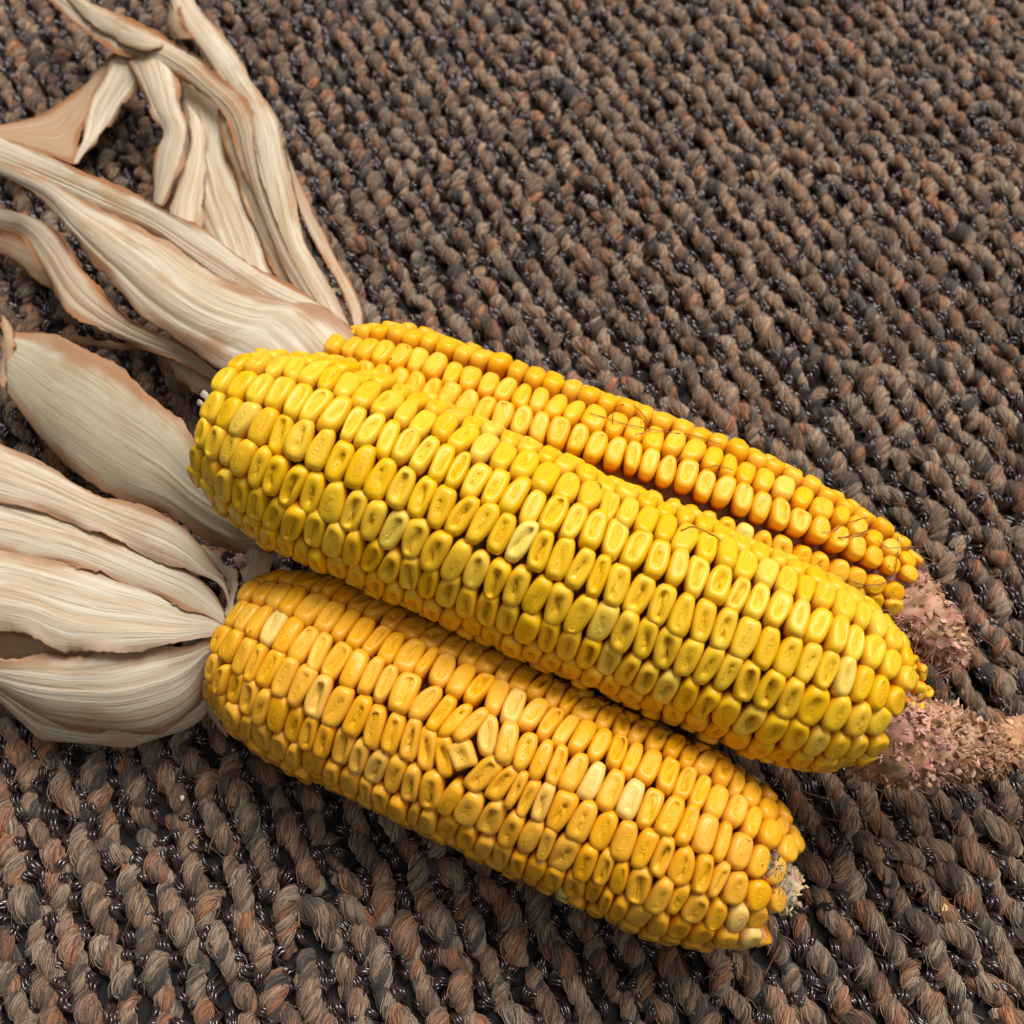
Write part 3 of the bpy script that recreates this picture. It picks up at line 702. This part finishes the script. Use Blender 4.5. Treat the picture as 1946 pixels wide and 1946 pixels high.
leaf(front, [(435, 1190, 4.5), (400, 1172, 4.5), (354, 1150, 4.3), (279, 1116, 4.1), (186, 1080, 3.8), (93, 1056, 3.5), (0, 1036, 3.2), (-70, 1025, 3.0)],
     [(430, 1212, 4.5), (405, 1206, 4.6), (326, 1228, 4.5), (233, 1238, 4.3), (154, 1243, 4.0), (107, 1232, 3.9), (65, 1213, 3.8), (0, 1199, 3.6), (-70, 1190, 3.4)], .34, .075, 6, 24, .55, .0, nu=72, nv=76)
leaf(front, [(330, 1222, 3.4), (200, 1230, 3.0), (100, 1210, 2.8), (0, 1190, 2.6), (-70, 1180, 2.5)], [(330, 1240, 3.2), (200, 1262, 2.7), (100, 1265, 2.4), (0, 1262, 2.2), (-70, 1262, 2.1)], .15, .06, 3, 25, 1.0, .85, nu=20, nv=40)
leaf(front, [(425, 1208, 4.4), (400, 1214, 4.4), (326, 1228, 4.2), (210, 1240, 3.9), (93, 1246, 3.5), (0, 1250, 3.2), (-70, 1255, 3.0)],
     [(420, 1250, 4.0), (402, 1270, 3.8), (388, 1318, 3.0), (352, 1364, 2.6), (279, 1395, 2.3), (186, 1390, 2.1), (93, 1368, 2.0), (0, 1310, 2.0), (-70, 1275, 2.0)], .55, .09, 7, 26, .7, .05, nu=72, nv=80)
leaf(front, [(412, 1270, 3.2), (392, 1310, 2.7), (350, 1340, 2.3), (279, 1360, 2.0), (186, 1362, 1.8), (93, 1345, 1.6), (0, 1295, 1.6), (-70, 1270, 1.6)],
     [(408, 1300, 2.4), (394, 1350, 1.8), (354, 1386, 1.5), (279, 1409, 1.2), (186, 1418, 1.0), (84, 1404, .9), (47, 1376, .9), (0, 1334, 1.0), (-70, 1300, 1.1)], .40, .08, 4, 27, .4, .0, nu=30, nv=70)
leaf(front, [(400, 1290, 2.8), (392, 1340, 2.4), (408, 1375, 1.8), (432, 1402, 1.3)], [(425, 1300, 2.8), (412, 1345, 2.6), (420, 1372, 2.1), (434, 1398, 1.5)], .2, .03, 2, 28, .2, .0, nu=12, nv=26, wave=.03)

# ------------------------------------------------------------------ corn silk
def silk(root, pts, name='silk', rad=0.013):
    p = cr(pts, max(12, 6 * len(pts)))
    p = p + 0.012 * np.stack([np.sin(np.linspace(0, 13, len(p)) + k * 2) for k in range(3)], -1)
    v, q, _, _ = sweep(p, rad, 5)
    B = np.asarray(root.location) / S
    return link(name, mesh(name, v - B, q, M_SILK), root)
def on(E, pts, lift=.06): return [E.hit(x, y, lift) for x, y in pts]
z4 = lambda L: [(950 + .3623 * x, 700 + .3623 * y) for x, y in L]
z5 = lambda L: [(1500 + .3106 * x, 1000 + .3106 * y) for x, y in L]
for L in ([(470, 235), (560, 260), (650, 290), (790, 320), (900, 335), (1000, 350), (1160, 400)], [(590, 290), (600, 210), (680, 190), (740, 230), (790, 320), (710, 350)],
          [(1080, 520), (1150, 512), (1220, 535)], [(1690, 860), (1750, 850), (1850, 800), (1932, 785)], [(1790, 885), (1860, 880), (1932, 870)]):
    silk(back, on(BACK, z4(L)))
silk(mid, on(MID, z4([(950, 850), (1000, 830), (1070, 850), (1130, 880), (1160, 910)])))
for L in ([(300, 70), (400, 50), (520, 10)], [(665, 60), (660, 200), (640, 300), (560, 350), (440, 355), (330, 320)]):
    silk(back, on(BACK, z5(L)))
for L in ([(525, 640), (550, 540), (600, 515), (650, 560), (700, 600)], [(570, 690), (575, 640), (640, 590), (740, 560), (800, 580), (810, 640)], [(600, 640), (680, 580), (770, 550), (870, 640), (960, 700)]):
    silk(mid, [at(x, y, 5.6 - .001 * k) for k, (x, y) in enumerate(z5(L))], rad=.016)
for k, L in enumerate(([(940, 440), (930, 560), (900, 700), (870, 850)], [(960, 690), (1020, 740), (1060, 800), (1000, 860), (900, 910)], [(780, 190), (850, 200), (920, 240)], [(900, 330), (980, 350), (1040, 320)])):
    silk(back, [at(x, y, 3.4 - .5 * (k > 1)) for x, y in z5(L)])

rs = np.random.default_rng(77)
for (root, cx, cy, z0, n) in ((mid, 1745, 1250, 5.4, 9), (back, 1790, 1180, 3.3, 8), (mid, 1800, 1400, 4.9, 6), (back, 1700, 1040, 5.0, 4)):
    for _ in range(n):
        a = rs.uniform(0, 6.3); p0 = np.array([cx, cy]) + rs.normal(0, 22, 2); pts = []
        for k in range(5):
            pts.append(at(p0[0], p0[1], z0 + rs.normal(0, .15))); p0 = p0 + 22 * np.array([math.cos(a), math.sin(a)]); a += rs.normal(0, .8)
        silk(root, pts, rad=rs.uniform(.007, .013))

def loose_silk(pts, z, label):
    p = cr([at(x, y, z + .12 * ((i % 2) * 2 - 1)) for i, (x, y) in enumerate(pts)], 40)
    B = p[0].copy()
    v, q, _, _ = sweep(p - B, .014, 5)
    o = link('silk_strand', mesh('silk_strand', v, q, M_SILK), None, B, label=label, category='corn silk', group='loose silk strands on the carpet')
loose_silk([(1470, 1450), (1500, 1490), (1560, 1515), (1640, 1535)], .8, 'long reddish silk strand on carpet just under the middle ear tip')
loose_silk([(1520, 1540), (1600, 1560), (1660, 1545), (1680, 1500)], .8, 'curved silk strand on carpet below the bare cob tip')
loose_silk([(1430, 1890), (1455, 1850), (1480, 1800), (1500, 1770)], .8, 'thin silk strand on carpet below the tip of the nearest ear')
loose_silk([(790, 1700), (830, 1720), (850, 1695), (870, 1690)], .8, 'short silk strand on carpet below the nearest ear')
loose_silk([(1850, 1500), (1900, 1540), (1935, 1590)], .8, 'thin pale strand on carpet at the far right under the cob tip')
loose_silk([(1180, 512), (1205, 500), (1230, 492), (1240, 475)], .8, 'bent straw coloured strand on bare carpet above the ears')

def flake(px, py, sz, col, label, z=.72):
    r = np.random.default_rng(int(px))
    V = r.normal(0, 1, (9, 3)) * (sz, sz, sz * .25)
    import bmesh
    bm = bmesh.new()
    for v in V: bm.verts.new(v * S)
    bmesh.ops.convex_hull(bm, input=bm.verts)
    for v in [v for v in bm.verts if not v.link_faces]: bm.verts.remove(v)
    me = bpy.data.meshes.new('chaff_flake'); bm.to_mesh(me); bm.free()
    a = me.attributes.new('col', 'FLOAT_COLOR', 'POINT'); a.data.foreach_set('color', np.tile((*col, 1), (len(me.vertices), 1)).astype(np.float32).ravel())
    me.materials.append(M_CHAFF)
    link('chaff_flake', me, None, at(px, py, z), label=label, category='chaff flake', group='loose chaff flakes on the carpet')
# shrivelled kernels and mould at the tips
def shrivelled(root, E, mat, spots, seed):
    r = np.random.default_rng(seed)
    for (x, y, z, sz) in spots:
        c = at(x, y, z + 0.75)
        nr = nrm(nrm(CAM - c) * .5 + E.ax * .9 + r.normal(0, .35, 3)); ax = nrm(np.cross(nr, r.normal(0, 1, 3))); tg = np.cross(nr, ax)
        v, h, rho = kernel(r, sz * r.uniform(.7, 1), sz * r.uniform(.8, 1.2), .5, sz * r.uniform(.6, 1.0), 2.6, 2.3)
        f = r.uniform(0, 6, 3)
        v = v * (1 + 0.16 * np.sin(v * 14 / sz * .25 + f) + 0.10 * np.sin(v[:, [1, 2, 0]] * 9 + f))
        link('shrivelled_kernel', mesh('shrivelled_kernel', v @ np.stack([ax, tg, nr]), [KQ, KT], mat, attrs={'kcol': ('FLOAT_COLOR', np.c_[h, np.full(len(h), r.uniform(0, .4)), np.full(len(h), r.uniform(0, .7)), rho])}), root, c - E.B)
shrivelled(mid, MID, M_K1, [(1722, 1255, 5.2, .24), (1742, 1262, 5.0, .2), (1738, 1290, 5.0, .22), (1760, 1283, 4.8, .17), (1768, 1315, 4.7, .2), (1745, 1318, 4.8, .2), (1722, 1300, 5.0, .22), (1735, 1345, 4.7, .2), (1758, 1345, 4.6, .17), (1740, 1375, 4.6, .2), (1718, 1372, 4.7, .2), (1752, 1305, 4.9, .18), (1750, 1370, 4.5, .15)], 3)
def mould(root, E, spots, seed):
    r = np.random.default_rng(seed); V, Fq, C, base = [], [], [], 0
    for (x, y) in spots:
        for _ in range(80):
            c = E.hit(x + r.normal(0, 10), y + r.normal(0, 9), r.uniform(-.16, .01)) ; L = r.uniform(.015, .06)
            d1, d2 = nrm(r.normal(0, 1, 3)), nrm(r.normal(0, 1, 3))
            V += [c - d1 * L, c + d2 * L * .5, c + d1 * L, c - d2 * L * .4]; Fq.append((base, base + 1, base + 2, base + 3)); base += 4
            g = r.choice([.10, .2, .3, .42, .5]); C += [(g, g * .93, g * .76, 1)] * 4
    link('mould_patch', mesh('mould_patch', np.array(V) - E.B, np.array(Fq), M_CHAFF, attrs={'col': ('FLOAT_COLOR', np.array(C))}), root, kind='stuff', label='grey mould on the tip')
mould(front, FRONT, [(1462, 1625), (1470, 1640), (1462, 1650), (1480, 1650), (1470, 1635), (1478, 1662), (1492, 1680), (1500, 1695)], 5)
flake(1518, 614, .05, (.75, .5, .08), 'tiny yellow flake on carpet above the far ear')
flake(1800, 1725, .06, (.65, .5, .25), 'tan chaff flake on carpet at the lower right')
flake(345, 1515, .05, (.7, .62, .5), 'pale crumb on carpet below the lower husk')
